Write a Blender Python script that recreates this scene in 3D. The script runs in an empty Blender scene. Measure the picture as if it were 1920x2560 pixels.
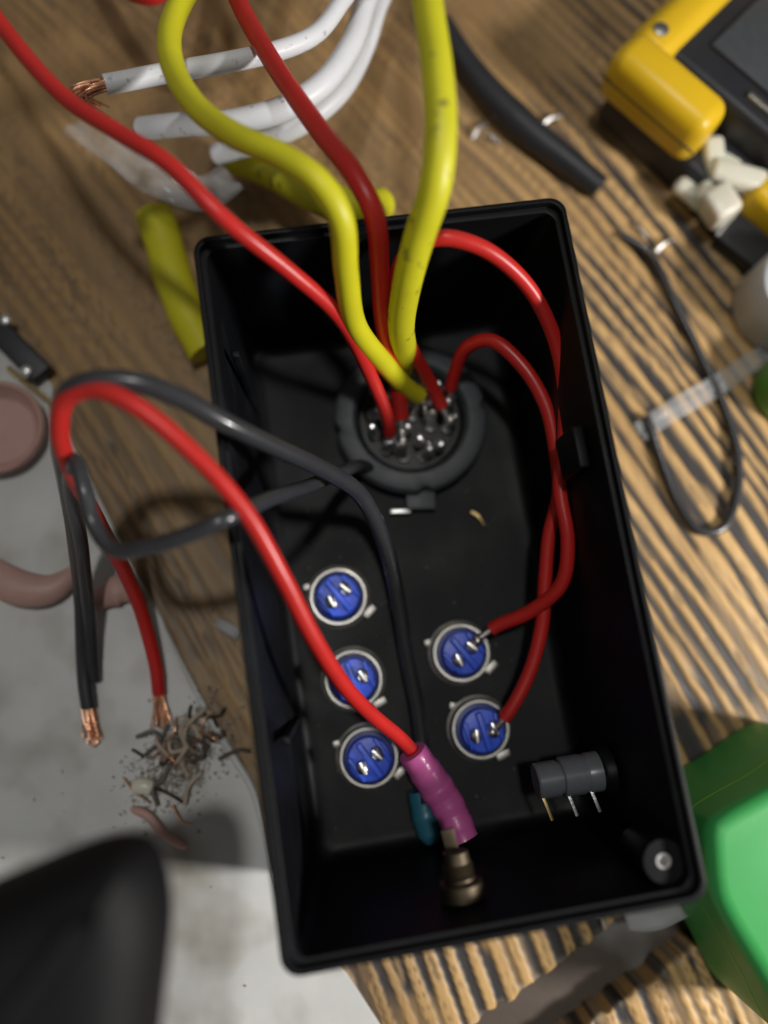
import bpy, bmesh, math, random
import numpy as np
from mathutils import Vector, Matrix

random.seed(7); RNG = np.random.default_rng(7)
SC = bpy.context.scene
COL = SC.collection
MM = 0.001

# ------------------------------------------------------------------ camera
RM = np.array([[0.98685359, -0.15237591, 0.05386628],
               [-0.14135873, -0.97536655, -0.16934524],
               [0.0783435, 0.15950449, -0.98408364]])      # world -> camera (x right, y down, z forward)
CP = np.array([-19.686, -14.217, 194.044])                 # camera position, millimetres
cam = bpy.data.cameras.new('camera'); camo = bpy.data.objects.new('camera', cam); COL.objects.link(camo)
cr = RM.T @ np.diag([1, -1, -1])
M = Matrix([[*cr[0], CP[0]*MM], [*cr[1], CP[1]*MM], [*cr[2], CP[2]*MM], [0, 0, 0, 1]])
camo.matrix_world = M
cam.sensor_fit = 'VERTICAL'; cam.sensor_height = 36.0; cam.sensor_width = 27.0; cam.lens = 27.0
cam.clip_start = 0.005; cam.clip_end = 20
cam.dof.use_dof = True; cam.dof.focus_distance = 0.162; cam.dof.aperture_fstop = 3.9
SC.camera = camo

def P(px, py, z):
    """point of the place (mm) seen at photo pixel (px, py) at height z above the table"""
    d = RM.T @ np.array([(px-960)/1920., (py-1280)/1920., 1.])
    t = (z-CP[2])/d[2]
    return Vector(CP + t*d)

# ------------------------------------------------------------------ light
w = bpy.data.worlds.new('World'); SC.world = w; w.use_nodes = True
w.node_tree.nodes['Background'].inputs[0].default_value = (1.0, 0.97, 0.90, 1)
w.node_tree.nodes['Background'].inputs[1].default_value = 0.11

def lamp(name, loc, target, size, power, col, shape='DISK', sy=None):
    l = bpy.data.lights.new(name, 'AREA'); l.shape = shape; l.size = size; l.energy = power; l.color = col
    if sy: l.size_y = sy
    o = bpy.data.objects.new(name, l); COL.objects.link(o); o.location = loc
    o.rotation_euler = (Vector(target)-Vector(loc)).to_track_quat('-Z', 'Y').to_euler()
    return o
KA = math.radians(38)
KD = Vector((0.90, -0.43, 0)).normalized()*math.cos(KA) + Vector((0, 0, math.sin(KA)))
lamp('desk_lamp', tuple(KD*0.42), (0, 0, 0), 0.055, 1.80, (1.0, 0.96, 0.91))
lamp('ceiling_light', (-0.02, 0.16, 1.4), (0, 0, 0), 0.09, 4.2, (0.98, 0.97, 0.93))
SC.view_settings.view_transform = 'Standard'; SC.view_settings.look = 'None'
SC.view_settings.exposure = 0.0; SC.view_settings.gamma = 1.0
SC.cycles.use_denoising = True
SC.cycles.max_bounces = 8

# ------------------------------------------------------------------ materials
def nodemat(name):
    m = bpy.data.materials.new(name); m.use_nodes = True
    nt = m.node_tree; b = nt.nodes['Principled BSDF']
    return m, nt, b
def N(nt, typ, **kw):
    n = nt.nodes.new(typ)
    for k, v in kw.items(): setattr(n, k, v)
    return n
def mat(name, col, rough=.5, metal=0., var=.15, scale=300., bump=0., rvar=.12, spec=.5, trans=0., coat=0., sss=0., col2=None, thr=None, bscale=None, alpha=1.):
    """principled with noise-driven colour and roughness variation, optional second colour in patches, optional fine bump"""
    m, nt, b = nodemat(name); L = nt.links.new
    tc = N(nt, 'ShaderNodeTexCoord'); no = N(nt, 'ShaderNodeTexNoise'); no.inputs['Scale'].default_value = scale; no.inputs['Detail'].default_value = 6
    L(tc.outputs['Object'], no.inputs['Vector'])
    mx = N(nt, 'ShaderNodeMix', data_type='RGBA')
    c = np.array(col); hi = np.clip(c*(1+var), 0, 1); lo = c*(1-var)
    mx.inputs['A'].default_value = (*lo, 1); mx.inputs['B'].default_value = (*hi, 1)
    L(no.outputs['Fac'], mx.inputs['Factor']); out = mx.outputs['Result']
    if col2 is not None:
        n2 = N(nt, 'ShaderNodeTexNoise'); n2.inputs['Scale'].default_value = thr[0]; n2.inputs['Detail'].default_value = 3
        L(tc.outputs['Object'], n2.inputs['Vector'])
        mr = N(nt, 'ShaderNodeMapRange'); mr.inputs['From Min'].default_value = thr[1]; mr.inputs['From Max'].default_value = thr[2]
        L(n2.outputs['Fac'], mr.inputs['Value'])
        m2 = N(nt, 'ShaderNodeMix', data_type='RGBA'); L(mr.outputs['Result'], m2.inputs['Factor'])
        L(out, m2.inputs['A']); m2.inputs['B'].default_value = (*col2, 1); out = m2.outputs['Result']
    L(out, b.inputs['Base Color'])
    rr = N(nt, 'ShaderNodeMapRange'); rr.inputs['To Min'].default_value = max(.03, rough-rvar); rr.inputs['To Max'].default_value = min(1, rough+rvar)
    n3 = N(nt, 'ShaderNodeTexNoise'); n3.inputs['Scale'].default_value = scale*.35; n3.inputs['Detail'].default_value = 4
    L(tc.outputs['Object'], n3.inputs['Vector']); L(n3.outputs['Fac'], rr.inputs['Value']); L(rr.outputs['Result'], b.inputs['Roughness'])
    b.inputs['Metallic'].default_value = metal
    b.inputs['Specular IOR Level'].default_value = spec
    b.inputs['Transmission Weight'].default_value = trans
    b.inputs['Coat Weight'].default_value = coat
    b.inputs['Alpha'].default_value = alpha
    if sss:
        b.inputs['Subsurface Weight'].default_value = sss; b.inputs['Subsurface Scale'].default_value = .003
    if bump:
        bp = N(nt, 'ShaderNodeBump'); bp.inputs['Strength'].default_value = bump; bp.inputs['Distance'].default_value = .0004
        nb = N(nt, 'ShaderNodeTexNoise'); nb.inputs['Scale'].default_value = bscale or scale*4; nb.inputs['Detail'].default_value = 5
        L(tc.outputs['Object'], nb.inputs['Vector']); L(nb.outputs['Fac'], bp.inputs['Height']); L(bp.outputs['Normal'], b.inputs['Normal'])
    return m

MT = {}
MT['black'] = mat('black_abs_plastic', (.0042, .0047, .0058), .46, var=.35, scale=160, bump=.10, bscale=2600, rvar=.16, spec=.16, col2=(.0095, .011, .0145), thr=(55, .55, .75))
MT['nut'] = mat('dark_grey_nylon', (.060, .066, .076), .48, var=.3, scale=400, bump=.15, bscale=1800)
MT['well'] = mat('black_moulded_insert', (.012, .012, .012), .5, var=.3)
MT['red'] = mat('red_pvc', (.54, .022, .018), .36, var=.18, scale=140, bump=.06, bscale=900, coat=.0)
MT['yellow'] = mat('yellow_pvc', (.60, .575, .018), .45, var=.18, scale=120, bump=.06, bscale=900, col2=(.20, .18, .03), thr=(300, .60, .70))
MT['yellow_clean'] = mat('plain_yellow_pvc', (.62, .585, .016), .45, var=.14, scale=120, bump=.05, bscale=900)
MT['white'] = mat('white_pvc', (.76, .78, .82), .42, var=.10, scale=120, bump=.06, bscale=900, col2=(.45, .45, .47), thr=(420, .64, .72))
MT['wblack'] = mat('black_pvc', (.034, .036, .041), .26, var=.3, scale=160, bump=.06, bscale=900, coat=.2)
MT['copper'] = mat('bare_copper', (.86, .45, .28), .30, metal=1., var=.25, scale=900)
MT['tin'] = mat('tinned_metal', (.92, .92, .91), .36, metal=1., var=.2, scale=700, bump=.2, bscale=1500)
MT['steel'] = mat('plated_steel', (.46, .445, .41), .42, metal=1., var=.35, scale=350, bump=.10, bscale=1600)
MT['brass'] = mat('brass', (.80, .58, .25), .30, metal=1., var=.2, scale=400)
MT['blue'] = mat('blue_nylon', (.045, .125, .90), .38, var=.25, scale=260, bump=.08, bscale=1500)
MT['bluedark'] = mat('deep_blue_nylon', (.010, .022, .22), .42, var=.25)
MT['purple'] = mat('magenta_heat_shrink', (.58, .12, .36), .34, var=.2, scale=200, bump=.2, bscale=600, coat=.1)
MT['teal'] = mat('teal_heat_shrink', (.030, .15, .22), .32, var=.2, scale=200, bump=.2, bscale=420, coat=.2)
MT['greyj'] = mat('grey_moulded_jack', (.14, .15, .17), .32, var=.2, scale=300)
MT['sheet'] = mat('worn_white_sheet', (.57, .575, .565), .50, var=.20, scale=60, bump=.16, bscale=340, rvar=.14, col2=(.33, .31, .265), thr=(42, .50, .72))
MT['yplastic'] = mat('yellow_abs', (.74, .47, .012), .36, var=.10, scale=90, bump=.05, bscale=1500)
MT['rubber'] = mat('black_rubber', (.018, .019, .024), .45, var=.25, scale=120, bump=.12, bscale=1500)
MT['handle'] = mat('satin_black_handle', (.005, .005, .006), .62, var=.2, scale=60, rvar=.04, spec=.22)
MT['cream'] = mat('cream_translucent_plastic', (.70, .68, .58), .34, var=.10, scale=120, sss=.5, bump=.2, bscale=160)
MT['grey'] = mat('light_grey_plastic', (.55, .57, .60), .38, var=.06, scale=70, bump=.05, bscale=900)
MT['green'] = mat('bright_green_plastic', (.042, .36, .085), .45, var=.10, scale=60, bump=.05, bscale=500, sss=.1)
MT['green2'] = mat('leaf_green_plastic', (.10, .36, .035), .36, var=.1, scale=80)
MT['pink'] = mat('pink_rubber', (.50, .31, .27), .5, var=.16, scale=110, bump=.12, bscale=500, sss=.2)
MT['clear'] = mat('clear_film', (.80, .82, .84), .16, var=.04, scale=200, bump=.35, bscale=150, alpha=.20)
MT['film'] = mat('hazy_plastic_film', (.55, .56, .57), .30, var=.10, scale=200, bump=.5, bscale=160, alpha=.55)
MT['bronze'] = mat('dull_bronze', (.10, .08, .055), .55, metal=1., var=.3, scale=300)
MT['tan'] = mat('tan_insulation', (.42, .34, .27), .5, var=.25)
MT['grit'] = mat('grey_brown_grit', (.27, .235, .19), .7, var=.6, scale=500)
MT['swarf'] = mat('grey_swarf', (.20, .20, .21), .5, var=.4, scale=500)
MT['slot'] = mat('groove_floor_grime', (.085, .065, .052), .6, var=.35, scale=80, bump=.2, bscale=500, col2=(.34, .33, .33), thr=(30, .5, .72))

def wood_material():
    m, nt, b = nodemat('brushed_dark_grained_oak'); L = nt.links.new
    at = N(nt, 'ShaderNodeAttribute'); at.attribute_name = 'grain'
    tc = N(nt, 'ShaderNodeTexCoord')
    no = N(nt, 'ShaderNodeTexNoise'); no.inputs['Scale'].default_value = 900; no.inputs['Detail'].default_value = 6
    mp = N(nt, 'ShaderNodeMapping'); mp.inputs['Rotation'].default_value = (0, 0, math.radians(-22)); mp.inputs['Scale'].default_value = (1, .06, 1)
    L(tc.outputs['Object'], mp.inputs['Vector']); L(mp.outputs['Vector'], no.inputs['Vector'])
    mr = N(nt, 'ShaderNodeMapRange'); mr.inputs['To Min'].default_value = .72; mr.inputs['To Max'].default_value = 1.22
    L(no.outputs['Fac'], mr.inputs['Value'])
    mx = N(nt, 'ShaderNodeMix', data_type='RGBA', blend_type='MULTIPLY'); mx.inputs['Factor'].default_value = 1
    L(at.outputs['Color'], mx.inputs['A']); L(mr.outputs['Result'], mx.inputs['B']); L(mx.outputs['Result'], b.inputs['Base Color'])
    r2 = N(nt, 'ShaderNodeMapRange'); r2.inputs['To Min'].default_value = .36; r2.inputs['To Max'].default_value = .62
    L(no.outputs['Fac'], r2.inputs['Value']); L(r2.outputs['Result'], b.inputs['Roughness'])
    bp = N(nt, 'ShaderNodeBump'); bp.inputs['Strength'].default_value = .25; bp.inputs['Distance'].default_value = .0004
    L(no.outputs['Fac'], bp.inputs['Height']); L(bp.outputs['Normal'], b.inputs['Normal'])
    b.inputs['Specular IOR Level'].default_value = .4
    return m
MT['wood'] = wood_material()

# ------------------------------------------------------------------ helpers
def link(name, me, m, parent=None, smooth=True, auto=None):
    o = bpy.data.objects.new(name, me); COL.objects.link(o)
    if m is not None: me.materials.append(MT[m] if isinstance(m, str) else m)
    if smooth:
        me.polygons.foreach_set('use_smooth', [True]*len(me.polygons))
        if auto: me.set_sharp_from_angle(angle=math.radians(auto))
    if parent is not None: o.parent = parent
    return o
def mesh_from(verts, faces):
    me = bpy.data.meshes.new('m'); me.from_pydata([tuple(Vector(v)*MM) for v in verts], [], faces); me.validate(); me.update(); return me
def bm_obj(name, bm, m, parent=None, smooth=True, auto=35):
    bmesh.ops.scale(bm, vec=(MM, MM, MM), verts=bm.verts)
    bmesh.ops.recalc_face_normals(bm, faces=bm.faces)
    me = bpy.data.meshes.new('m'); bm.to_mesh(me); bm.free()
    return link(name, me, m, parent, smooth, auto)
def tag(o, label, cat, group=None):
    o['label'] = label; o['category'] = cat
    if group: o['group'] = group
    return o
def struct(o): o['kind'] = 'structure'; return o
def thing(name, label, cat, loc=(0, 0, 0), group=None):
    o = bpy.data.objects.new(name, None); COL.objects.link(o); o.empty_display_size = .005
    o.location = Vector(loc)*MM
    return tag(o, label, cat, group)
def rel(pts, o): return [Vector(p)-o.location/MM for p in pts]

def spline(pts, step=1.0):
    """Catmull-Rom (centripetal-ish) through pts, resampled"""
    p = [Vector(q) for q in pts]; p = [p[0]*2-p[1]] + p + [p[-1]*2-p[-2]]
    out = []
    for i in range(1, len(p)-2):
        n = max(2, int((p[i+1]-p[i]).length/step))
        d0 = max((p[i]-p[i-1]).length, 1e-3)**.5; d1 = max((p[i+1]-p[i]).length, 1e-3)**.5; d2 = max((p[i+2]-p[i+1]).length, 1e-3)**.5
        t1 = (p[i]-p[i-1])/d0 - (p[i+1]-p[i-1])/(d0+d1) + (p[i+1]-p[i])/d1
        t2 = (p[i+1]-p[i])/d1 - (p[i+2]-p[i])/(d1+d2) + (p[i+2]-p[i+1])/d2
        m1 = t1*d1; m2 = t2*d1
        for k in range(n):
            t = k/n; t2_ = t*t; t3 = t2_*t
            out.append(p[i]*(2*t3-3*t2_+1) + m1*(t3-2*t2_+t) + p[i+1]*(-2*t3+3*t2_) + m2*(t3-t2_))
    out.append(p[-2]); return out
def tube(path, r, sides=14, cap=True, jitter=0.0, flat=1.0):
    """(verts, faces) tube along path; r is a number or a function of 0..1"""
    n = len(path); V = []; F = []
    up = Vector((0, 0, 1)); prev = None
    for i, q in enumerate(path):
        t = (path[min(i+1, n-1)]-path[max(i-1, 0)]).normalized()
        if prev is None:
            a = t.cross(up if abs(t.z) < .9 else Vector((1, 0, 0))).normalized()
        else:
            a = (prev - t*prev.dot(t)).normalized()
        prev = a; b = t.cross(a)
        rr = r(i/(n-1)) if callable(r) else r
        rr *= 1 + jitter*(random.random()-.5)
        for k in range(sides):
            an = 2*math.pi*k/sides
            V.append(q + a*(math.cos(an)*rr) + b*(math.sin(an)*rr*flat))
    for i in range(n-1):
        for k in range(sides):
            k2 = (k+1) % sides
            F.append((i*sides+k, i*sides+k2, (i+1)*sides+k2, (i+1)*sides+k))
    if cap:
        F.append(tuple(reversed(range(sides)))); F.append(tuple(range((n-1)*sides, n*sides)))
    return V, F
def tube_obj(name, pts, r, m, parent=None, step=1.0, sides=14, **kw):
    V, F = tube(spline(pts, step), r, sides, **kw)
    return link(name, mesh_from(V, F), m, parent, True, 60)
def PZ(lst): return [P(*q) for q in lst]
def lathe(profile, seg=48, c=(0, 0, 0)):
    """profile [(r, z)...] -> closed-ish lathe mesh"""
    V = []; F = []
    for r, z in profile:
        for k in range(seg):
            a = 2*math.pi*k/seg; V.append((c[0]+r*math.cos(a), c[1]+r*math.sin(a), c[2]+z))
    for i in range(len(profile)-1):
        for k in range(seg):
            k2 = (k+1) % seg; F.append((i*seg+k, i*seg+k2, (i+1)*seg+k2, (i+1)*seg+k))
    return V, F
def lathe_obj(name, profile, m, parent=None, seg=48, c=(0, 0, 0), capb=False, capt=False, auto=35):
    V, F = lathe(profile, seg, c)
    if capb: F.append(tuple(reversed(range(seg))))
    if capt: F.append(tuple(range((len(profile)-1)*seg, len(profile)*seg)))
    return link(name, mesh_from(V, F), m, parent, True, auto)
def rbox(bm, size, bev, mat4=None, seg=3):
    r = bmesh.ops.create_cube(bm, size=1.0); vs = r['verts']
    bmesh.ops.scale(bm, vec=size, verts=vs)
    if bev:
        es = list({e for v in vs for e in v.link_edges})
        rr = bmesh.ops.bevel(bm, geom=es, offset=bev, segments=seg, affect='EDGES', profile=.5)
        vs = list({v for f in rr['faces'] for v in f.verts} | {v for v in vs if v.is_valid})
    if mat4 is not None: bmesh.ops.transform(bm, matrix=mat4, verts=vs)
    return vs
def box_obj(name, size, bev, mat4, m, parent=None, seg=3, auto=40):
    bm = bmesh.new(); rbox(bm, size, bev, mat4, seg); return bm_obj(name, bm, m, parent, True, auto)
def TRS(loc, rz=0, rx=0, ry=0):
    return Matrix.Translation(Vector(loc)) @ Matrix.Rotation(rz, 4, 'Z') @ Matrix.Rotation(ry, 4, 'Y') @ Matrix.Rotation(rx, 4, 'X')
def prism(name, outline, z0, z1, m, parent=None, bev=.4, seg=2, auto=40):
    bm = bmesh.new()
    vs = [bm.verts.new((p[0], p[1], z0)) for p in outline]; f = bm.faces.new(vs)
    r = bmesh.ops.extrude_face_region(bm, geom=[f]); nv = [g for g in r['geom'] if isinstance(g, bmesh.types.BMVert)]
    for v in nv: v.co.z = z1
    bmesh.ops.recalc_face_normals(bm, faces=bm.faces)
    if bev:
        es = [e for e in bm.edges if abs(e.verts[0].co.z-e.verts[1].co.z) < 1e-6 and e.verts[0].co.z > (z0+z1)/2]
        bmesh.ops.bevel(bm, geom=es, offset=bev, segments=seg, affect='EDGES', profile=.5)
    return bm_obj(name, bm, m, parent, True, auto)

# ------------------------------------------------------------------ table: two brushed planks with a gap between their ends
def vnoise(x, y, seed):
    """smooth value noise, arrays in, 0..1 out"""
    def h(i, j):
        n = (i.astype(np.int64)*374761393 + j.astype(np.int64)*668265263 + seed*982451653) & 0x7fffffff
        n = ((n ^ (n >> 13))*1274126177) & 0x7fffffff
        return ((n ^ (n >> 16)) & 0xffff)/65535.
    xi = np.floor(x); yi = np.floor(y); fx = x-xi; fy = y-yi
    fx = fx*fx*(3-2*fx); fy = fy*fy*(3-2*fy)
    a = h(xi, yi); b = h(xi+1, yi); c = h(xi, yi+1); d = h(xi+1, yi+1)
    return (a*(1-fx)+b*fx)*(1-fy)+(c*(1-fx)+d*fx)*fy
def sstep(a, b, x):
    t = np.clip((x-a)/(b-a), 0, 1); return t*t*(3-2*t)
def grain(x, y, off):
    """dark-pore amount, relief and colour of the brushed oak at world mm"""
    s = x + .34*y + .00085*(y+40)**2 + off
    s = s + 2.6*(vnoise(s/30, y/70, 3)-.5) + .8*(vnoise(s/7, y/26, 5)-.5)
    t = y*.95 - .3*x
    # stripe field: distorted rings, period about 6 mm with uneven widths
    ph = s/5.3 + 1.5*(vnoise(s/16, t/140, 11)-.5) + .25*(vnoise(s/4, t/18, 12)-.5)
    tri = np.abs((ph % 1.0)-.5)*2
    wid = .47 + .30*(vnoise(np.floor(ph)+.5, t/55, 21)-.5)*2
    dark = 1-sstep(wid-.11, wid+.11, tri)
    dark *= sstep(.10, .30, vnoise(s/2.4, t/16, 33))*.5+.5
    dark *= .62+.38*sstep(.22, .42, vnoise(s/9, t/24, 31))
    calm_shade = sstep(60, -40, x-.42*y)*.62                       # quieter figure, plus painted light falloff, towards the upper left
    dark *= 1-calm_shade
    fine = 1-sstep(.0, .34, np.abs(((s/1.35+.9*vnoise(s/3, t/30, 41)) % 1.0)-.5)*2)
    fine *= sstep(.38, .70, vnoise(s/3.2, t/20, 42))*.62
    pore = sstep(.62, .80, vnoise(s/.75, t/7, 43))*sstep(.35, .7, vnoise(s/6, t/30, 44))*.55
    band = sstep(.42, .66, vnoise(s/9, t/110, 45))*calm_shade*.75
    blot = sstep(.62, .85, vnoise(x/26, y/40, 51))*.55
    dark = dark*(1+.12*(1-calm_shade))
    dk = np.clip(np.maximum(np.maximum(np.maximum(dark, fine), pore), band*.6)+blot*.35, 0, 1)
    base = np.stack([.60+.0*x, .385+.0*x, .165+.0*x], -1)
    warm = vnoise(s/11, t/60, 61)[..., None]
    base = base*(.78+.42*warm) * (np.array([1, .97, .92])**(2*(1-warm)))
    brown = np.array([.215, .122, .052])
    base = base*(1-calm_shade[..., None]*.9) + brown*calm_shade[..., None]*.9  # fading light painted into the wood: base goes darker brown towards the upper left
    darkc = np.array([.042, .037, .036])
    col = base*(1-dk[..., None]) + darkc*dk[..., None]
    knot = np.exp(-(((x-61)/1.6)**2+((y+96)/2.6)**2))[..., None]
    col = col*(1-.8*knot)+np.array([.05, .03, .02])*.8*knot
    z = -.55*dk + .14*vnoise(s/1.1, t/12, 71) - .10*fine
    return z, col
table = bpy.data.meshes.new('m')
E0 = P(1224, 2541, 0); E1 = P(1525, 2324, 0)                 # cut end of the large plank
U = (E1-E0).normalized(); U.z = 0; U.normalize(); Vn = Vector((-U.y, U.x, 0))
F0 = P(1495, 2546, 0); gap = (F0-E0).dot(Vn)
def plank(name, sgn, b0, length, amin, amax, off, da=.55, db=.55):
    bs = [0, 0, .12, .35, .7, 1.1]; zs = [-9, -1.3, -.55, -.18, -.04, 0]
    while bs[-1] < length: bs.append(bs[-1]+db); zs.append(0)
    a = np.arange(amin, amax, da); bs = np.array(bs); zs = np.array(zs)
    A, B = np.meshgrid(a, bs)
    chip = (vnoise(A/1.7, A*0, 81)-.5)*1.1 + (vnoise(A/6, A*0, 82)-.5)*1.3
    fall = np.clip(1-B/4, 0, 1)
    X0 = E0.x + U.x*A + Vn.x*(b0+sgn*B); Y0 = E0.y + U.y*A + Vn.y*(b0+sgn*B)
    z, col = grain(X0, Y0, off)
    X = X0 + Vn.x*chip*fall*sgn; Y = Y0 + Vn.y*chip*fall*sgn
    edge = np.clip(1-B/2.0, 0, 1)
    Z = z + zs[:, None] + edge*(vnoise(A/2.2, B*0, 83)-.6)*.8 - edge*np.clip(z*-1.2, 0, 1)*.6
    Z[0] = -9
    wear = (edge*.35*sstep(.4, .8, vnoise(A/2, B/1.2, 84)))[..., None]
    col = col*(1-wear) + np.array([.62, .52, .40])*wear
    nb, na = A.shape
    verts = np.stack([X, Y, Z], -1).reshape(-1, 3)*MM
    idx = np.arange(nb*na).reshape(nb, na)
    q = np.stack([idx[:-1, :-1], idx[:-1, 1:], idx[1:, 1:], idx[1:, :-1]], -1).reshape(-1, 4)
    if sgn < 0: q = q[:, ::-1]
    me = bpy.data.meshes.new('m'); me.vertices.add(len(verts)); me.vertices.foreach_set('co', verts.astype(np.float32).ravel())
    me.loops.add(q.size); me.loops.foreach_set('vertex_index', q.astype(np.int32).ravel())
    me.polygons.add(len(q)); me.polygons.foreach_set('loop_start', np.arange(0, q.size, 4, dtype=np.int32))
    me.update(calc_edges=True); me.validate()
    ca = me.color_attributes.new('grain', 'FLOAT_COLOR', 'POINT')
    ca.data.foreach_set('color', np.concatenate([col, np.ones(col.shape[:-1]+(1,))], -1).astype(np.float32).ravel())
    return link(name, me, 'wood', None, True)
base_bm = bmesh.new(); rbox(base_bm, (620, 680, 22), 0, TRS((10, 20, -20)))
tabletop = struct(bm_obj('tabletop', base_bm, 'slot', None, False))
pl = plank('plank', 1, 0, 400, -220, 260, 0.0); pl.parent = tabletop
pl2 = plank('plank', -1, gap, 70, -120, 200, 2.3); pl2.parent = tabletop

# ------------------------------------------------------------------ white plastic sheet on the left
so = [(-420, 560), (-60, 830), (60, 905), (128, 955), (170, 1090), (240, 1225), (324, 1403), (405, 1547), (480, 1700), (530, 1795), (590, 1895), (637, 1978),
      (672, 2120), (705, 2260), (780, 2330), (868, 2435), (949, 2560), (1060, 2740), (600, 2900), (-420, 2900)]
sheet = prism('plastic_sheet', [P(x, y, .8) for x, y in so], .12, .85, 'sheet', None, .3)
tag(sheet, 'glossy white plastic sheet lying on the wood left of the black box', 'sheet')
sl = [P(x, y, .9) for x, y in [(405, 1548), (480, 1701), (530, 1796), (590, 1896), (637, 1980), (672, 2122), (700, 2240)]]
tube_obj('raised_edge', [p+Vector((-.35, 0, -.05)) for p in sl], lambda t: max(.05, .95*math.sin(math.pi*t)**.7), 'sheet', sheet, .8, 12)

# ------------------------------------------------------------------ the black enclosure
W, L, H = 75., 135., 54.
def rrect(hx, hy, r, n=8):
    out = []
    for cx, cy, a0 in ((hx-r, hy-r, 0), (-hx+r, hy-r, 90), (-hx+r, -hy+r, 180), (hx-r, -hy+r, 270)):
        for k in range(n+1):
            a = math.radians(a0+90*k/n); out.append((cx+r*math.cos(a), cy+r*math.sin(a)))
    return out
encl = thing('project_box', 'deep open black plastic project box holding switches and wiring', 'box')
prof = [(3.0, 2.0, 4.5), (2.0, 1.0, 5), (1.2, 2.2, 5.2), (.12, H-.25, 3.4), (.2, H-.06, 3.3), (.35, H, 3.2),          # outside up (inset, z, radius)
        (1.0, H, 2.9), (1.1, H-.05, 2.8), (1.15, H-.2, 2.8), (1.2, H-1.6, 2.8), (1.3, H-1.7, 2.7),                  # rim step for the lid
        (2.1, H-1.7, 2.5), (2.25, H-1.8, 2.5), (2.35, H-2.2, 2.5), (4.6, 8.0, 3.0), (4.9, 6.2, 3.2), (5.5, 5.0, 3.5), (6.5, 4.3, 4.0), (7.8, 4.0, 4.5)]
V = []; F = []; nl = None
for ins, z, r in prof:
    loop = rrect(W/2-ins, L/2-ins, max(r, .6)); nl = len(loop); V += [(x, y, z) for x, y in loop]
for i in range(len(prof)-1):
    for k in range(nl):
        k2 = (k+1) % nl; F.append((i*nl+k, i*nl+k2, (i+1)*nl+k2, (i+1)*nl+k))
F.append(tuple(range((len(prof)-1)*nl, len(prof)*nl))); F.append(tuple(reversed(range(nl))))
link('shell', mesh_from(V, F), 'black', encl, True, 32)
FZ = 4.0
# screw post in the corner, with its brass-lined hole
pc = Vector((W/2-5.6, -L/2+6.4, 0))
post = lathe_obj('screw_post', [(1.2, 33), (3.6, 38), (4.2, 49), (4.05, 50.2), (3.8, 50.5), (1.5, 50.5), (1.4, 50.2), (1.35, 40)], 'black', encl, 40, (pc.x, pc.y, 0), False, True)
lathe_obj('insert', [(1.33, 45), (1.33, 50.2), (.95, 50.2), (.9, 44)], 'tin', post, 28, (pc.x, pc.y, 0), False, True)
# small rib on the right wall
box_obj('rib', (2.6, 9, 12), .6, TRS((W/2-4.6, 17, 42)), 'black', encl)
for yy in (46, -30):
    box_obj('rib', (1.6, 1.6, 40), .4, TRS((-W/2+4.9, yy, 26)), 'black', encl)

# ------------------------------------------------------------------ round multi-pin connector
cc = P(1026, 1048, 8); cc.z = 0
conn = thing('round_connector', 'big round black multi-pin connector with ring nut on box floor', 'connector', (cc.x, cc.y, FZ))
seg = 96; RV = []; RF = []
prf = [(18.6, .05), (19.2, .5), (19.3, 5.2), (18.6, 6.2), (17.4, 6.6), (14.6, 6.6), (13.9, 6.1), (13.5, 5.0), (13.3, .6)]
for r, z in prf:
    for k in range(seg):
        a = 2*math.pi*k/seg; notch = 1.0
        if r > 17 and (k % 24) in (0, 1): notch = .955
        RV.append((r*notch*math.cos(a), r*notch*math.sin(a), z))
for i in range(len(prf)-1):
    for k in range(seg):
        k2 = (k+1) % seg; RF.append((i*seg+k, i*seg+k2, (i+1)*seg+k2, (i+1)*seg+k))
link('ring_nut', mesh_from(RV, RF), 'nut', conn, True, 35)
ins_ = lathe_obj('insert', [(13.2, .1), (13.2, 2.2), (12.6, 2.8), (11.6, 2.8), (11.4, 1.6)], 'well', conn, 64, (0, 0, 0), True, True)
pin_xy = []
for n_, r_, a0 in ((12, 9.6, .2), (7, 5.4, .5), (2, 1.6, .9)):
    for k in range(n_):
        a = a0+2*math.pi*k/n_; pin_xy.append((r_*math.cos(a), r_*math.sin(a)))
def pin(dx, dy, up=7.0):
    x, y = min(pin_xy, key=lambda q: (q[0]-dx)**2+(q[1]-dy)**2); return Vector((cc.x+x, cc.y+y, FZ+1.6+up))
pin_me = None
for i, (x, y) in enumerate(pin_xy):
    if pin_me is None:
        V, F = lathe([(1.6, 0), (1.6, 1.2), (1.15, 1.5), (1.2, 7.4), (1.0, 8.3), (.5, 8.8)], 18); F.append(tuple(range(5*18, 6*18)))
        pin_me = mesh_from(V, F); o = link('pin', pin_me, 'tin', conn, True, 40)
    else:
        o = bpy.data.objects.new('pin', pin_me); COL.objects.link(o); o.parent = conn
    o.location = Vector((x, y, 1.6))*MM; o.rotation_euler = (random.uniform(-.22, .22), random.uniform(-.22, .22), random.random()*6)
box_obj('locking_tab', (7.5, 5.0, 3.2), .5, TRS((-.6, -20.6, 1.8), -.12), 'nut', conn)
box_obj('locking_tab', (5.0, 1.1, .9), .2, TRS((-6.0, -22.6, 2.2), -.12), 'tin', conn)
for k in range(9):
    a = random.random()*6.28; r0 = random.uniform(3, 9); c0 = Vector((r0*math.cos(a), r0*math.sin(a), 9.0)); d0 = Vector((random.gauss(0, 1), random.gauss(0, 1), 0)).normalized()
    tube_obj('tinned_strand', [c0-d0*2.2-Vector((0, 0, 1)), c0+Vector((0, 0, 1.2)), c0+d0*2.4-Vector((0, 0, .6))], .42, 'tin', conn, .6, 8)

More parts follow.
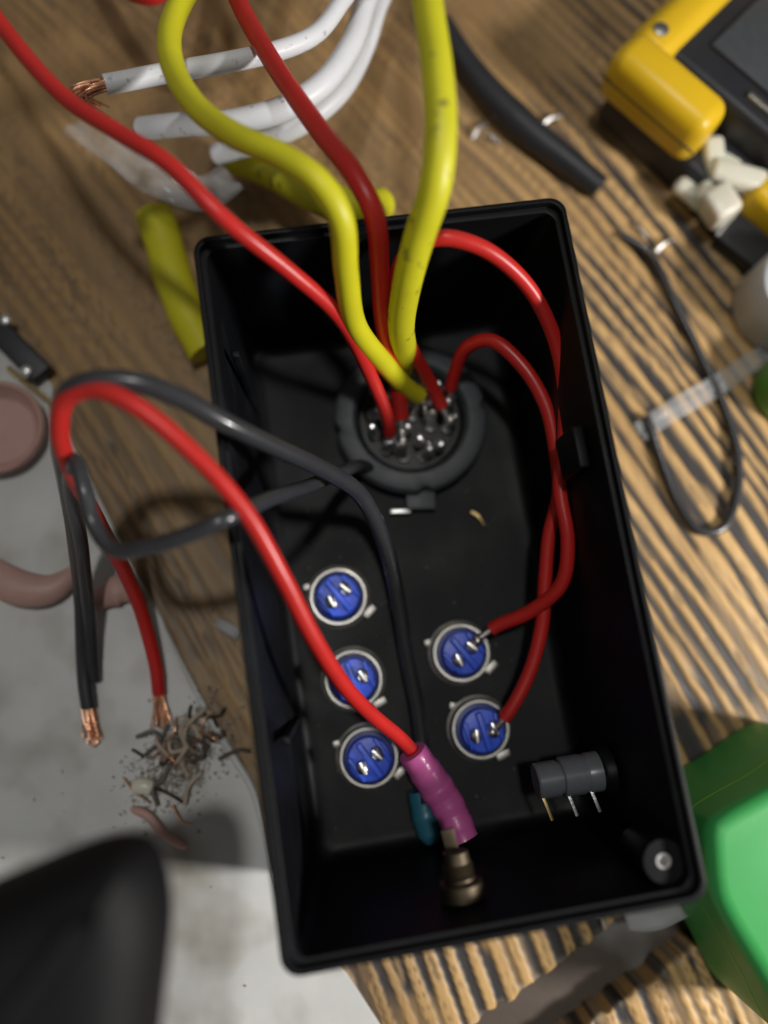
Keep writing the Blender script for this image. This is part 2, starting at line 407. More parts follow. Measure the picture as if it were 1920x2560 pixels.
# ------------------------------------------------------------------ five push switches seen from behind
sw_px = [(846, 1492, .55), (884, 1698, .25), (922, 1892, .5), (1152, 1632, .55), (1200, 1822, .15)]
sw_lab = ['topmost blue push switch of the left column of three in the box',
          'middle blue push switch of the left column, crossed by the red wire',
          'lowest blue push switch of the left column, next to the teal sleeve',
          'upper blue push switch of the right pair, red wire reaching its side',
          'lower blue push switch of the right pair, nearest the grey jack']
SW = []; protos = None
def make_switch():
    t = thing('push_switch', 'x', 'switch')
    V, F = lathe([(6.5, .05), (7.7, .05), (7.8, .3), (7.7, .55), (7.2, .7), (6.9, 1.0), (7.1, 1.3), (7.1, 2.9), (6.8, 3.2), (6.2, 3.2), (6.0, 2.9), (5.95, .4)], 48)
    rg = link('steel_ring', mesh_from(V, F), 'steel', t, True, 35)
    box_obj('washer_tab', (3.4, 1.7, .5), .15, TRS((3.6, -7.6, .7), .12), 'steel', rg)
    box_obj('washer_tab', (1.6, 1.5, .5), .15, TRS((-4.4, 6.9, .7), -.4), 'steel', rg)
    lathe_obj('sleeve', [(5.9, .1), (5.9, 2.4), (5.5, 2.5)], 'bluedark', t, 40, (0, 0, 0), False, True)
    # blue body: barrel with a raised bar and two wells for the terminals
    bd = lathe_obj('body', [(5.1, 2.2), (5.1, 6.0), (4.8, 6.5), (4.55, 6.55)], 'blue', t, 40, (0, 0, 0), False, True)
    box_obj('barrier', (1.5, 9.0, 2.2), .35, TRS((0, 0, 7.2)), 'blue', bd)
    box_obj('barrier', (1.1, 6.4, 1.2), .3, TRS((-3.7, 0, 6.9)), 'blue', bd)
    box_obj('barrier', (1.1, 6.4, 1.2), .3, TRS((3.7, 0, 6.9)), 'blue', bd)
    for s in (-1, 1):
        lug = box_obj('terminal', (.9, 3.2, 4.4), .2, TRS((s*2.2, .2*s, 8.0), .2*s), 'tin', t)
        bm = bmesh.new(); bmesh.ops.create_icosphere(bm, subdivisions=2, radius=1.7)
        for v in bm.verts: v.co = Vector((v.co.x*.85, v.co.y*1.1, v.co.z*.75))*(1+.18*(random.random()-.5)) + Vector((s*2.2, .2*s, 8.1))
        bm_obj('solder_blob', bm, 'tin', lug, True, None)
    return t
def copy_tree(o, parent=None):
    c = o.copy(); COL.objects.link(c); c.parent = parent
    for ch in list(o.children): copy_tree(ch, c)
    return c
for i, (px, py, rz) in enumerate(sw_px):
    if i == 0: protos = make_switch(); t = protos
    else: t = copy_tree(protos)
    q = P(px, py, FZ+2); t.location = Vector((q.x, q.y, FZ))*MM; t.rotation_euler = (0, 0, rz)
    tag(t, sw_lab[i], 'switch', 'blue push switches in the box'); SW.append(q)

# ------------------------------------------------------------------ grey barrel jack on the right wall
jy = -49.3
jk = thing('power_jack', 'grey barrel power jack with metal pins sticking in from right wall', 'jack', (W/2-5, jy, 24))
def xlathe(name, profile, m, parent, seg=36, capt=True, sq=1.0):
    V, F = lathe(profile, seg)
    V = [(-v[2], v[1]*sq, v[0]) for v in V]
    if capt: F.append(tuple(range((len(profile)-1)*seg, len(profile)*seg)))
    return link(name, mesh_from(V, F), m, parent, True, 35)
xlathe('flange', [(5.4, -1), (5.4, 1.0), (5.2, 1.3), (4.1, 1.3)], 'black', jk)
b1 = xlathe('barrel', [(4.2, 1.4), (4.2, 4.2), (4.1, 4.5), (4.0, 4.5), (4.0, 5.3), (4.2, 5.4), (4.2, 9.6), (3.9, 9.9), (3.4, 9.9), (3.4, 10.6), (3.8, 10.7), (3.8, 15.0), (3.5, 15.4), (1.2, 15.4)], 'greyj', jk)
for k, (dx, m_) in enumerate(((-14.4, 'brass'), (-9.0, 'tin'), (-4.0, 'tin'))):
    box_obj('contact_pin', (.8, 6.4, .6), .12, TRS((dx, -4.8, 1.8), .22), m_, jk)

# bronze panel terminal on the lower wall
tz = next(z for z in np.arange(10, 50, .5) if P(1150, 2205, z).y > -L/2+6.2 or z > 44)
bt = P(1150, 2205, tz); print("tz", tz)
tb = thing('panel_terminal', 'dull bronze terminal with threaded stem on the lower box wall', 'terminal', (bt.x, -L/2+4.6, tz))
V, F = lathe([(4.2, -1), (4.2, 1.6), (3.8, 2.0), (3.0, 2.0), (3.0, 2.6), (2.6, 2.8), (3.0, 3.2), (2.6, 3.6), (3.0, 4.0), (2.6, 4.4), (3.0, 4.8), (2.6, 5.2), (2.4, 6.6), (2.4, 7.2)], 36)
F.append(tuple(range(13*36, 14*36)))
link('stem', mesh_from([(v[0], v[2], v[1]) for v in V], [f[::-1] for f in F]), 'bronze', tb, True, 35)
box_obj('solder_lug', (2.6, 6.0, .6), .2, TRS((-.6, 8.6, -.6), .12, .3), 'bronze', tb)

# ------------------------------------------------------------------ wires
def blob(name, c, r, m, parent):
    bm = bmesh.new(); bmesh.ops.create_icosphere(bm, subdivisions=2, radius=r)
    for v in bm.verts: v.co = Vector((v.co.x, v.co.y, v.co.z*1.25))*(1+.22*(random.random()-.5))+c
    return bm_obj(name, bm, m, parent, True, None)
def uneven(path, amp=.42):
    """slow wander, as a real wire is never a perfect curve"""
    a, b, c = (random.uniform(0, 6) for _ in range(3)); n = len(path); out = []; d = 0.
    for i, p in enumerate(path):
        if i: d += (p-path[i-1]).length
        e = min(1, i/6, (n-1-i)/6)*amp
        out.append(p+Vector((math.sin(d/11.3+a)+.25*math.sin(d/5.1+b), math.sin(d/12.7+c)+.25*math.sin(d/5.6+a), math.sin(d/9.7+b)))*e*.6)
    return out
def wire(name, label, pts, r, m, group=None, cat='wire', bare=None, sides=16, step=.8, solder=(False, False)):
    """insulated wire; bare=(points) adds a stripped copper end, solder=(first, last) a tinned end with a solder blob"""
    path = uneven(spline([Vector(p) for p in pts], step))
    cut = int(4.2/step)
    ins_path = path[cut if solder[0] else 0: len(path)-(cut if solder[1] else 0)]
    rad = lambda t, a=random.uniform(0, 6): r*(1+.02*math.sin(t*21+a))
    V, F = tube(ins_path, rad, sides)
    if bare is None and not any(solder):
        return tag(link(name, mesh_from(V, F), m, None, True, 60), label, cat, group)
    t = thing(name, label, cat, (0, 0, 0), group)
    link('insulation', mesh_from(V, F), m, t, True, 60)
    for on, seg_ in ((solder[0], path[:cut+2][::-1]), (solder[1], path[-cut-2:])):
        if on:
            v, f = tube(seg_, r*.55, 10); e = link('tinned_end', mesh_from(v, f), 'tin', t, True, 60)
            blob('solder_blob', seg_[-1], 1.45, 'tin', e)
    if bare is not None:
        bp = [Vector(p) for p in bare]; SV = []; SF = []
        for k in range(26):
            a = k*2.4; rr = r*.66*math.sqrt(k/26.); off = Vector((math.cos(a)*rr, math.sin(a)*rr*.6, math.sin(a*1.7)*rr))
            fl = Vector((random.uniform(-1, 1), random.uniform(-1, 1), random.uniform(0, .6)))*1.3
            q = [p+off*(1+.5*i/len(bp))+fl*(i/(len(bp)-1))**2 for i, p in enumerate(bp)]
            v, f = tube(spline(q, .8), .21, 6); o = len(SV); SV += v; SF += [tuple(x+o for x in g) for g in f]
        link('copper_strands', mesh_from(SV, SF), 'copper', t, True, 60)
    return t
GW = 'wires soldered into the box'
wire('red_wire', 'red wire running from the top left corner over the box into the connector',
     PZ([(-640, -760, 4), (-420, -480, 26), (-120, -140, 58), (-20, 35, 60), (150, 235, 63), (300, 330, 66), (420, 405, 68), (560, 545, 67), (720, 680, 58), (850, 800, 46), (925, 930, 30), (975, 1060, 19)])+[pin(-7.5, -5)], 1.6, 'red', GW, solder=(False, True))
wire('red_wire', 'red wire crossing the white wires and dropping straight into the connector',
     PZ([(360, -620, 4), (470, -330, 26), (560, -90, 46), (600, 10, 48), (700, 180, 54), (800, 330, 60), (885, 440, 64), (935, 540, 62), (952, 680, 50), (962, 820, 36), (985, 920, 24)])+[pin(-3.5, -4)], 2.0, 'red', GW, solder=(False, True))
wire('red_wire', 'red wire arching along the right box wall to the upper right switch',
     [pin(8, -4.4), P(1085, 975, 17), P(1020, 860, 30), P(985, 750, 42), P(1010, 645, 52), P(1090, 592, 57), P(1200, 612, 56), P(1310, 705, 50), P(1378, 830, 43), P(1408, 960, 37), P(1412, 1100, 33),
      P(1402, 1220, 31), P(1420, 1350, 29), P(1402, 1460, 25), P(1320, 1530, 19), P(1240, 1565, 15), P(1192, 1600, 13)], 1.6, 'red', GW, solder=(True, True))
wire('red_wire', 'red wire with a sharp bend leaving the connector for the lower right switch',
     [pin(9, 2), P(1135, 930, 20), P(1165, 868, 27), P(1225, 850, 31), P(1300, 910, 32), P(1365, 1015, 31), P(1392, 1120, 29), P(1400, 1230, 26), P(1372, 1340, 23), P(1362, 1440, 21), P(1352, 1560, 19), P(1318, 1690, 17), P(1268, 1790, 15), P(1232, 1830, 13)], 1.6, 'red', GW, solder=(True, True))
wire('yellow_wire', 'yellow wire curving past the white wires and over the box rim into the connector',
     PZ([(880, -560, 5), (720, -320, 30), (540, -120, 50), (450, 10, 54), (425, 90, 57), (440, 180, 60), (500, 275, 64), (590, 345, 68), (700, 395, 71), (800, 460, 72), (852, 540, 69), (868, 680, 58), (890, 810, 44), (955, 905, 30), (1020, 975, 19)])+[pin(3.5, 2.5)], 2.35, 'yellow_clean', GW, solder=(False, True))
wire('yellow_wire', 'yellow wire hanging straight down from the top edge into the connector',
     PZ([(1080, -620, 5), (1050, -400, 40), (1060, -130, 74), (1072, 20, 76), (1092, 180, 77), (1098, 330, 76), (1085, 470, 72), (1050, 590, 64), (1022, 700, 54), (1005, 800, 42), (1010, 880, 27)])+[pin(0, 9)], 2.9, 'yellow', GW, solder=(False, True))
wire('yellow_wire', 'thick yellow wire with dark printing lying behind the upper box edge',
     PZ([(590, 395, 8), (650, 415, 12), (740, 460, 18), (830, 505, 22), (900, 520, 20), (950, 512, 14)]), 4.3, 'yellow')
wire('yellow_wire', 'thick yellow wire lying on the wood along the left box edge',
     PZ([(385, 535, 5.2), (408, 600, 5.2), (432, 700, 5.2), (478, 810, 5.2), (520, 880, 5.2)]), 5.0, 'yellow_clean')
GP = 'loose white wires'
wire('white_wire', 'white wire with a stripped copper end near the top left',
     PZ([(1280, -560, 5), (1120, -340, 22), (940, -120, 40), (862, -10, 42), (790, 85, 44), (690, 132, 46), (560, 160, 48), (420, 180, 50), (262, 212, 52)]), 2.0, 'white', GP, 'wire',
     PZ([(268, 210, 52), (225, 222, 52.5), (198, 240, 52), (215, 265, 50), (252, 292, 48)]))
wire('white_wire', 'middle white wire, its blunt end resting beside the yellow wire',
     PZ([(1350, -560, 5), (1180, -340, 18), (985, -130, 30), (920, -10, 33), (875, 110, 36), (800, 215, 38), (700, 275, 38), (580, 306, 36), (460, 312, 32), (355, 322, 26)]), 2.7, 'white', GP)
wire('white_wire', 'lowest of the three white wires, ending under the yellow wire',
     PZ([(1420, -560, 5), (1240, -340, 14), (1010, -120, 22), (950, 0, 24), (915, 110, 26), (845, 235, 27), (750, 312, 26), (640, 355, 22), (540, 385, 16)]), 2.6, 'white', GP)
wire('red_wire', 'bright red loose wire looping left of the box with a bare copper end',
     PZ([(1050, 1900, 16), (1000, 1845, 21), (930, 1785, 30), (860, 1712, 40), (785, 1600, 49), (700, 1435, 57), (600, 1262, 63), (470, 1115, 68), (340, 1015, 70), (235, 975, 69), (165, 1000, 66), (148, 1085, 60), (180, 1190, 50), (245, 1300, 36), (310, 1420, 20), (355, 1530, 10), (385, 1650, 5), (398, 1735, 3)]), 1.65, 'red', None, 'wire',
     PZ([(397, 1730, 3), (404, 1765, 2.6), (408, 1805, 2.2)]))
wire('black_wire', 'black wire running beside the red loop, its copper strands fanned on the sheet',
     PZ([(1072, 2010, 12), (1058, 1900, 9), (1048, 1800, 9), (1020, 1640, 11), (990, 1480, 14), (955, 1350, 20), (900, 1240, 30), (820, 1180, 41), (690, 1115, 53), (560, 1052, 62), (430, 985, 67), (330, 955, 69), (230, 955, 69), (165, 985, 66), (150, 1070, 57), (170, 1200, 42), (188, 1350, 24), (202, 1500, 10), (212, 1650, 4), (222, 1770, 2.8)]), 1.85, 'wblack', None, 'wire',
     PZ([(221, 1764, 2.8), (228, 1800, 2.6), (237, 1850, 2.4)]))
wire('black_wire', 'thin black wire dipping in a low curve across the wood into the box',
     PZ([(236, 1700, 2.6), (226, 1560, 8), (205, 1400, 22), (186, 1270, 38), (180, 1180, 50), (192, 1150, 56), (212, 1215, 57), (236, 1310, 56), (285, 1374, 57), (370, 1368, 60), (470, 1338, 63), (560, 1300, 64), (680, 1245, 54), (780, 1210, 38), (850, 1180, 22), (900, 1165, 12), (940, 1180, 8)]), 1.55, 'wblack', None)
wire('red_wire', 'short red wire end showing at the top edge above the yellow curve',
     PZ([(60, -420, 4), (180, -200, 16), (280, -70, 28), (330, -22, 30), (380, -14, 30), (440, -60, 28), (560, -260, 4)]), 2.4, 'red', None)
# sleeves
hs = PZ([(1030, 1880, 18), (1075, 1945, 16), (1120, 2015, 15), (1160, 2100, 16)])
tag(tube_obj('heat_shrink_sleeve', hs, lambda t: 3.3+.6*math.sin(t*3)+.10*math.sin(t*31), 'purple', None, .4, 20, jitter=.03), 'magenta heat-shrink sleeve over the end of the bright red wire', 'sleeve')
hs = PZ([(1050, 1975, 9), (1060, 2020, 9), (1072, 2070, 9), (1082, 2108, 9)])
tag(tube_obj('heat_shrink_sleeve', hs, lambda t: 3.3*(1-.25*abs(t-.45))-(2.2*max(0, t-.85)/.15*.6), 'teal', None, .6, 20, jitter=.05), 'teal heat-shrink sleeve tucked under the magenta one', 'sleeve')
# bright offcut on the box floor
tag(tube_obj('wire_offcut', PZ([(1178, 1280, 4.6), (1196, 1290, 4.8), (1210, 1312, 4.6)]), .45, 'brass', None, .6, 8), 'tiny bright brass offcut on the box floor below the connector', 'offcut')

# ------------------------------------------------------------------ yellow and black meter in the top right corner
ax = (P(1790, 375, 26)-P(1545, 165, 26)); ax.z = 0; ax.normalize(); ay = Vector((-ax.y, ax.x, 0))
ang = math.atan2(ax.y, ax.x)
mo = P(1572, 122, 24); mo.z = 0
meter = thing('cased_meter', 'black handheld meter in a yellow bumper case at the top right', 'meter', mo)
meter.rotation_euler = (0, 0, ang)
def mbox(name, x0, x1, y0, y1, z0, z1, bev, m, seg=4, parent=None):
    return box_obj(name, (x1-x0, y1-y0, z1-z0), bev, TRS(((x0+x1)/2, (y0+y1)/2, (z0+z1)/2)), m, parent or meter, seg)
mbox('bumper_side', -2, 30, -6.5, 6, 11, 27, 4.2, 'yplastic')
mbox('bumper_end', -3, 9, 3, 62, 9, 25, 4.4, 'yplastic')
mbox('bumper_side', -1, 90, 47.5, 58, 10, 28, 4.0, 'yplastic')
mbox('body', 4, 120, 9, 46, 4, 22, 2.5, 'rubber')
mbox('back_shell', 1, 44, -4, 14, .6, 12, 2, 'rubber')
mbox('trim_rod', 30, 110, 13.2, 15, 21.5, 23.2, .5, 'steel')
mbox('seam', -2.05, 30.05, -6.6, -6.2, 18.6, 19.2, .1, 'rubber', 1)
for xx, yy in ((2.5, 9.5), (2.5, 52)):
    sc_ = lathe_obj('screw', [(2.1, 24.6), (2.0, 25.3), (1.4, 25.6), (.2, 25.65)], 'steel', meter, 24, (xx, yy, 0), False, True)
    box_obj('slot', (3.0, .45, .3), .05, TRS((xx, yy, 25.6), .6), 'rubber', sc_, 1)
mbox('face_plate', 14, 110, 18, 42, 21.8, 23, .5, 'nut', 2)
# cream plastic knob and second yellow block near it
kp = P(1812, 428, 14)
bm = bmesh.new()
for (sx, sy, sz, dx, dy, dz, rz) in ((7, 15, 8, 0, 0, 0, .2), (15, 6, 7, 3, 3, 3, .5), (9, 8, 9, 5, -5, 1, -.3), (6, 11, 5, -5, 3, 3, .9), (10, 5, 4, -3, -6, -1, .1)):
    rbox(bm, (sx, sy, sz), 1.7, TRS((kp.x, kp.y, 8.2), ang) @ TRS((dx, dy, dz), rz, .2), 3)
kn = bm_obj('plastic_clip', bm, 'cream', None, True, 50)
tag(kn, 'cream translucent plastic clip lying below the yellow bumper', 'clip')
kq = P(1972, 490, 14)
yb = box_obj('yellow_block', (18, 12, 14), 3, TRS((kq.x, kq.y, 7.6), ang), 'yplastic', None, 4)
tag(yb, 'yellow plastic block cut off by the right edge beside the cream clip', 'block')
kq = P(1890, 590, 6)
pb = thing('black_plate', 'small black plate with a bright metal edge at the right', 'plate', (kq.x, kq.y, 0))
box_obj('plate_body', (16, 14, 5), .6, TRS((0, 0, 3), ang+.05), 'rubber', pb)
box_obj('metal_edge', (.6, 13.4, .6), .12, TRS((-8.15*math.cos(ang+.05), -8.15*math.sin(ang+.05), 5.3), ang+.05), 'tin', pb)

# ------------------------------------------------------------------ right edge: grey cap, green cap, clear strip
gp = P(2015, 722, 14)
lathe_g = lathe_obj('grey_canister', [(12.5, .4), (13.2, 1.4), (13.2, 15.5), (12.6, 17), (11, 17.6), (.6, 17.9)], 'grey', None, 56, (gp.x, gp.y, 0), True, True)
tag(lathe_g, 'round light grey plastic canister at the right edge', 'canister')
gq = P(2020, 950, 10)
tag(lathe_obj('green_canister', [(9.5, .4), (10, 1.2), (10, 12), (9.4, 13.2), (8, 13.6), (.5, 13.8)], 'green2', None, 48, (gq.x, gq.y, 0), True, True), 'leaf green round canister just below the grey one', 'canister')
def ribbon(name, pts, wid, th, m, parent=None, tilt=0., wob=.3):
    path = spline(pts, 1.2); V = []; F = []
    for i, q in enumerate(path):
        t = (path[min(i+1, len(path)-1)]-path[max(i-1, 0)]); t.z = 0; t.normalize(); s = Vector((-t.y, t.x, 0))
        for k in range(7):
            u = (k/6-.5)*wid
            V.append(q + s*u + Vector((0, 0, tilt*u+wob*math.sin(i*.5+k*.9)*.5+wob*math.sin(i*.17+k*1.7))))
    n = len(path)
    for i in range(n-1):
        for k in range(6): F.append((i*7+k, i*7+k+1, (i+1)*7+k+1, (i+1)*7+k))
    o = link(name, mesh_from(V, F), m, parent, True)
    md = o.modifiers.new('thick', 'SOLIDIFY'); md.thickness = th*MM; md.offset = 1
    return o
tag(ribbon('clear_strip', PZ([(1598, 1082, 1.2), (1690, 1020, 1.6), (1790, 965, 1.8), (1925, 875, 1.6)]), 5.5, .35, 'clear', None, .02, .25), 'clear plastic strip lying across the wood grain below the grey canister', 'strip')
wire('thin_cable', 'thin black cable curving over the wood right of the box',
     PZ([(1560, 590, 1.6), (1625, 640, 1.6), (1690, 760, 1.6), (1750, 880, 1.6), (1805, 1000, 1.6), (1838, 1120, 1.6), (1842, 1230, 1.6), (1810, 1320, 1.6), (1755, 1330, 1.6), (1700, 1260, 1.6), (1655, 1150, 1.6), (1615, 1040, 1.6)]), 1.15, 'wblack', None, 'cable')
# green box
gc = P(1790, 2150, 40)
ga = math.radians(-31)
gb = thing('green_box', 'smooth bright green plastic box at the lower right beside the black box', 'box')
g_out = [P(1772, 2090, 36), P(1779, 2060, 36), P(1800, 2040, 36), P(1930, 1965, 36), P(2150, 1850, 36), P(2300, 2150, 36), P(2120, 2680, 36), P(2010, 2640, 36), P(1920, 2478, 36), P(1810, 2292, 36), P(1786, 2235, 36)]
g_out = [Vector(q) for q in spline(g_out+[g_out[0]], 3.0)[:-1]]
prism('body', g_out, 1.0, 36, 'green', gb, 3.4, 6, 80)
go2 = [Vector((c_.x, c_.y, 0)) for c_ in g_out]; gcen = sum(go2, Vector())/len(go2)
prism('lid_seam', [gcen+(q-gcen)*1.004 for q in go2], 24.5, 25.3, 'green2', gb, .1, 1, 80)
gi = [P(2010, 2080, 36), P(2130, 2010, 36), P(2180, 2150, 36), P(2080, 2420, 36), P(2010, 2330, 36), P(1985, 2200, 36)]
prism('lid_panel', [Vector(q) for q in spline(gi+[gi[0]], 3.0)[:-1]], 35.5, 37.0, 'green', gb, .6, 3, 80)

# ------------------------------------------------------------------ black rounded handle, lower left foreground
HZ = 84
h_out = PZ([(-700, 2480, HZ), (-420, 2350, HZ), (-120, 2240, HZ), (60, 2165, HZ), (200, 2108, HZ), (300, 2085, HZ), (370, 2100, HZ), (405, 2150, HZ), (424, 2230, HZ), (428, 2320, HZ), (416, 2440, HZ), (398, 2600, HZ), (370, 2900, HZ), (330, 3200, HZ), (-700, 3200, HZ)])
hb = bmesh.new()
cen = sum((Vector((p.x, p.y, 0)) for p in h_out), Vector())/len(h_out)
path = spline([Vector((p.x, p.y, 0)) for p in h_out]+[Vector((h_out[0].x, h_out[0].y, 0))], 2.0)[:-1]
layers = [(-9, -14), (-5, -11), (-2, -7), (-.4, -3), (0, 0), (-.4, 3.2), (-1.6, 6.2), (-3.6, 8.6), (-6.2, 10.2), (-9.5, 11.0)]
def inset(path, d):
    out = []
    for k in range(len(path)):
        t = (path[(k+2) % len(path)]-path[k-2]).normalized(); nrm = Vector((-t.y, t.x, 0))
        if nrm.dot(cen-path[k]) < 0: nrm = -nrm
        out.append(path[k]+nrm*d)
    return out
rings = [[hb.verts.new((p.x, p.y, HZ+z)) for p in inset(path, -d)] for d, z in layers]
for a, b in zip(rings[:-1], rings[1:]):
    for k in range(len(a)):
        k2 = (k+1) % len(a); hb.faces.new((a[k], a[k2], b[k2], b[k]))
tp = hb.faces.new(rings[-1]); bt_ = hb.faces.new(rings[0][::-1])
for f_, zz in ((tp, HZ+12), (bt_, HZ-15)):
    r_ = bmesh.ops.poke(hb, faces=[f_]); r_['verts'][0].co.z = zz
ho = bm_obj('tool_handle', hb, 'handle', None, True, None)
lg = P(-500, 3100, HZ); lathe_obj('stand_leg', [(9, .9), (9, 3), (5, 6), (5, HZ-10)], 'handle', ho, 28, (lg.x, lg.y, 0), True, True)
tag(ho, 'large rounded satin black handle in the lower left foreground', 'handle')

# ------------------------------------------------------------------ things on the white sheet
def capsule(name, pts, r, m, label, cat, group=None, flat=.8):
    def rr(t): return r*max(.05, min(1, math.sqrt(max(0, 1-((max(0, .18-t)/.18)**2)))))*max(.05, math.sqrt(max(0, 1-((max(0, t-.82)/.18)**2))))
    o = tube_obj(name, pts, rr, m, None, .5, 20, flat=flat); return tag(o, label, cat, group)
d1 = P(8, 1068, 5)
tag(lathe_obj('shallow_dish', [(9.0, .95), (10.6, 1.6), (11.6, 4.2), (11.8, 6.2), (11.4, 6.7), (10.7, 6.4), (9.6, 3.6), (8.2, 2.3), (.4, 2.0)], 'pink', None, 56, (d1.x-1.5, d1.y, 0), True, True), 'round pinkish shallow dish cut off by the left edge', 'dish')
def cres(t): return max(.08, 4.4*math.sin(math.pi*min(1, max(0, t)))**.75)
tag(tube_obj('curved_tubing', PZ([(-120, 1360, 3.4), (-30, 1428, 4.4), (50, 1470, 4.6), (120, 1474, 4.4), (175, 1440, 3.8), (206, 1395, 2.4)]), cres, 'pink', None, .6, 18, flat=.8), 'curved pinkish tubing bowed downwards left of the black wires', 'tubing')
tag(tube_obj('rubber_scrap', PZ([(205, 1520, 2.2), (250, 1498, 3.2), (300, 1476, 3.6), (335, 1486, 3.0), (362, 1512, 2.0)]), lambda t: max(.08, 3.4*math.sin(math.pi*t)**.6*(1+.14*math.sin(t*14))), 'pink', None, .5, 18, flat=.7), 'small pinkish rubber scrap between the black and red wires', 'scrap')
# black bar with two screws at the sheet's upper corner
ba = P(-60, 770, 3); bb_ = P(112, 942, 3); bd_ = (bb_-ba); bl = bd_.length; bz = math.atan2(bd_.y, bd_.x)
bar = thing('black_bar', 'black bar with two shiny screws at the left edge above the sheet', 'bar', ((ba.x+bb_.x)/2, (ba.y+bb_.y)/2, 0))
box_obj('bar_body', (bl, 6.2, 4), .8, TRS((0, 0, 3), bz), 'rubber', bar)
for k in (P(14, 800, 5), P(66, 928, 5)):
    lathe_obj('screw', [(1.5, 4.6), (1.4, 5.5), (.9, 5.9), (.1, 6.0)], 'tin', bar, 20, (k.x-bar.location.x/MM, k.y-bar.location.y/MM, 0), False, True)
tag(tube_obj('bare_pin', PZ([(20, 920, 2.2), (75, 965, 2.2), (136, 1012, 2.2)]), .7, 'brass', None, .8, 8), 'thin tan metal pin lying at the upper corner of the sheet', 'pin')
# clippings heap
scr = [('wire_clipping', 'copper', .28), ('wire_clipping', 'bronze', .34), ('wire_clipping', 'tan', .55), ('wire_clipping', 'slot', .5)]
cl_lab = {'copper': 'short copper clipping in the heap on the sheet', 'bronze': 'dull brown clipping in the heap on the sheet', 'tan': 'pale tan clipping in the heap on the sheet', 'slot': 'brown grimy clipping in the heap on the sheet'}
rs = random.Random(4)
for k in range(40):
    nm, m_, r_ = scr[k % 4]
    px = rs.gauss(455, 55); py = 1850+(px-455)*(-.35)+rs.gauss(30, 45)
    a = rs.random()*6.28; ln = rs.uniform(14, 52)
    zc = 1.0+r_+rs.random()*2.0
    pts = PZ([(px-ln*math.cos(a), py-ln*math.sin(a), zc-.1), (px+rs.uniform(-18, 18), py+rs.uniform(-18, 18), zc+.8), (px+ln*math.cos(a), py+ln*math.sin(a), zc-.1)])
    tag(tube_obj(nm, pts, r_, m_, None, .7, 8), cl_lab[m_], 'clipping', {'copper': 'copper', 'bronze': 'dull', 'tan': 'tan', 'slot': 'brown'}[m_]+' clippings on the sheet')
capsule('rubber_scrap', PZ([(325, 2020, 3), (370, 2040, 3.4), (410, 2085, 3), (470, 2120, 2.0)]), 1.1, 'pink', 'long pink rubber scrap pointing at the black handle', 'scrap')
capsule('rubber_scrap', PZ([(330, 1970, 2.6), (355, 1965, 3), (385, 1972, 2.6)]), 1.9, 'cream', 'short cream scrap beside the clippings', 'scrap')
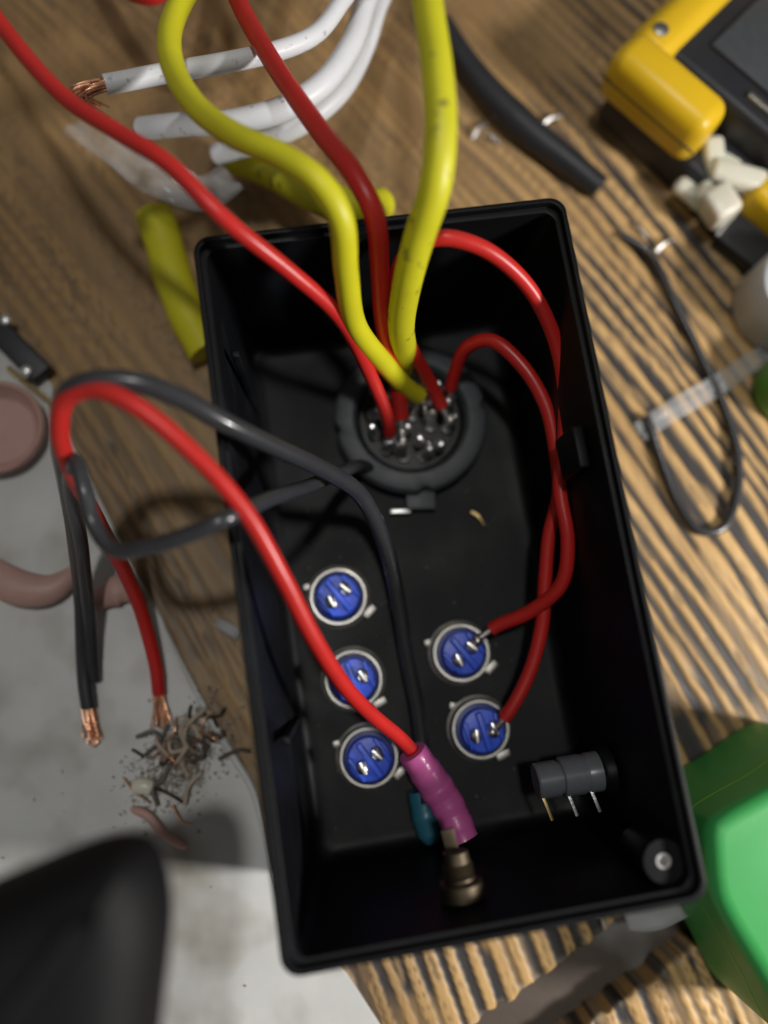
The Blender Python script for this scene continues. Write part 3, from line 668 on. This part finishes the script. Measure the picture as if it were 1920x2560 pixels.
# film, staple and offcuts round the box
fo = ribbon('plastic_film', PZ([(1560, 2285, 3), (1640, 2275, 6), (1720, 2240, 8), (1800, 2230, 6)]), 8.5, .3, 'film', None, .1, .8)
tag(fo, 'crumpled hazy plastic film between the black box and the green box', 'film')
tag(tube_obj('metal_clip', PZ([(1488, 2288, 3), (1500, 2280, 3.8), (1508, 2300, 3), (1512, 2318, 2)]), .7, 'tin', None, .5, 8), 'small shiny metal clip on the wood under the lower box edge', 'clip')
tag(tube_obj('black_cable', PZ([(1105, 60, 3.2), (1160, 150, 3.6), (1235, 245, 3.8), (1330, 335, 3.8), (1420, 405, 3.6), (1500, 470, 3.0)]), lambda t: 4.4-2.4*abs(t-.55), 'rubber', None, 1, 16), 'short thick black cable piece on the wood above the box', 'cable')
for k, (x, y, a) in enumerate(((1195, 325, .9), (1225, 345, 2.4), (1375, 300, .5), (1595, 575, 2.2), (1660, 610, .6))):
    d = Vector((math.cos(a), math.sin(a), 0))*3.2; c = P(x, y, 1)
    tag(tube_obj('metal_offcut', [c-d, c+Vector((0, 0, .8)), c+d*.9+Vector((.9, -.6, 0))], .5, 'tin', None, .6, 8),
        ['shiny metal offcut left of the thick black cable', 'second shiny offcut close to the thick black cable', 'shiny metal offcut right of the thick black cable', 'shiny metal offcut on the striped wood right of the box', 'small offcut nearest the cream clip'][k], 'offcut')
tag(ribbon('clear_strip', PZ([(190, 300, 16), (290, 370, 20), (390, 440, 22), (500, 480, 20), (580, 440, 18)]), 9, .3, 'clear', None, .1, .9), 'crinkled clear plastic strip under the red and white wires', 'strip')
tag(ribbon('plastic_film', PZ([(540, 1555, 1.2), (570, 1570, 1.8), (600, 1590, 1.4)]), 2.6, .3, 'film', None, .1, .3), 'tiny white plastic flake against the left box edge', 'flake')

# ------------------------------------------------------------------ loose grit on the sheet and swarf in the box
def flakes(name, m, label, cat, pts, size):
    V = []; F = []
    for p in pts:
        r = size*random.uniform(.4, 1.3); o = len(V)
        ax_ = [Vector((random.gauss(0, 1), random.gauss(0, 1), random.gauss(0, .5))).normalized()*r*random.uniform(.4, 1.2) for _ in range(4)]
        V += [p+a for a in ax_]; F += [(o, o+1, o+2), (o, o+3, o+1), (o+1, o+3, o+2), (o, o+2, o+3)]
    ob = tag(link(name, mesh_from(V, F), m, None, False), label, cat); ob['kind'] = 'stuff'; return ob
pts = []
for k in range(1500):
    px = random.gauss(462, 62); py = 1885-(px-462)*.55+random.gauss(0, 52)
    pts.append(P(px, py, 1.1+random.random()*max(0, 2.2-abs(px-462)/40)))
for k in range(30): pts.append(P(random.uniform(0, 620), random.uniform(1500, 2500), 1.0))
pts = [p for p in pts if True]
flakes('grit', 'grit', 'fine grey-brown grit heaped among the clippings on the sheet', 'grit', pts, .62)
pts = []
for k in range(140):
    x = random.uniform(-28, 28); y = random.uniform(-56, 20); pts.append(Vector((x, y, FZ+.25)))
flakes('swarf', 'swarf', 'tiny grey plastic swarf scattered on the box floor', 'swarf', pts, .3)
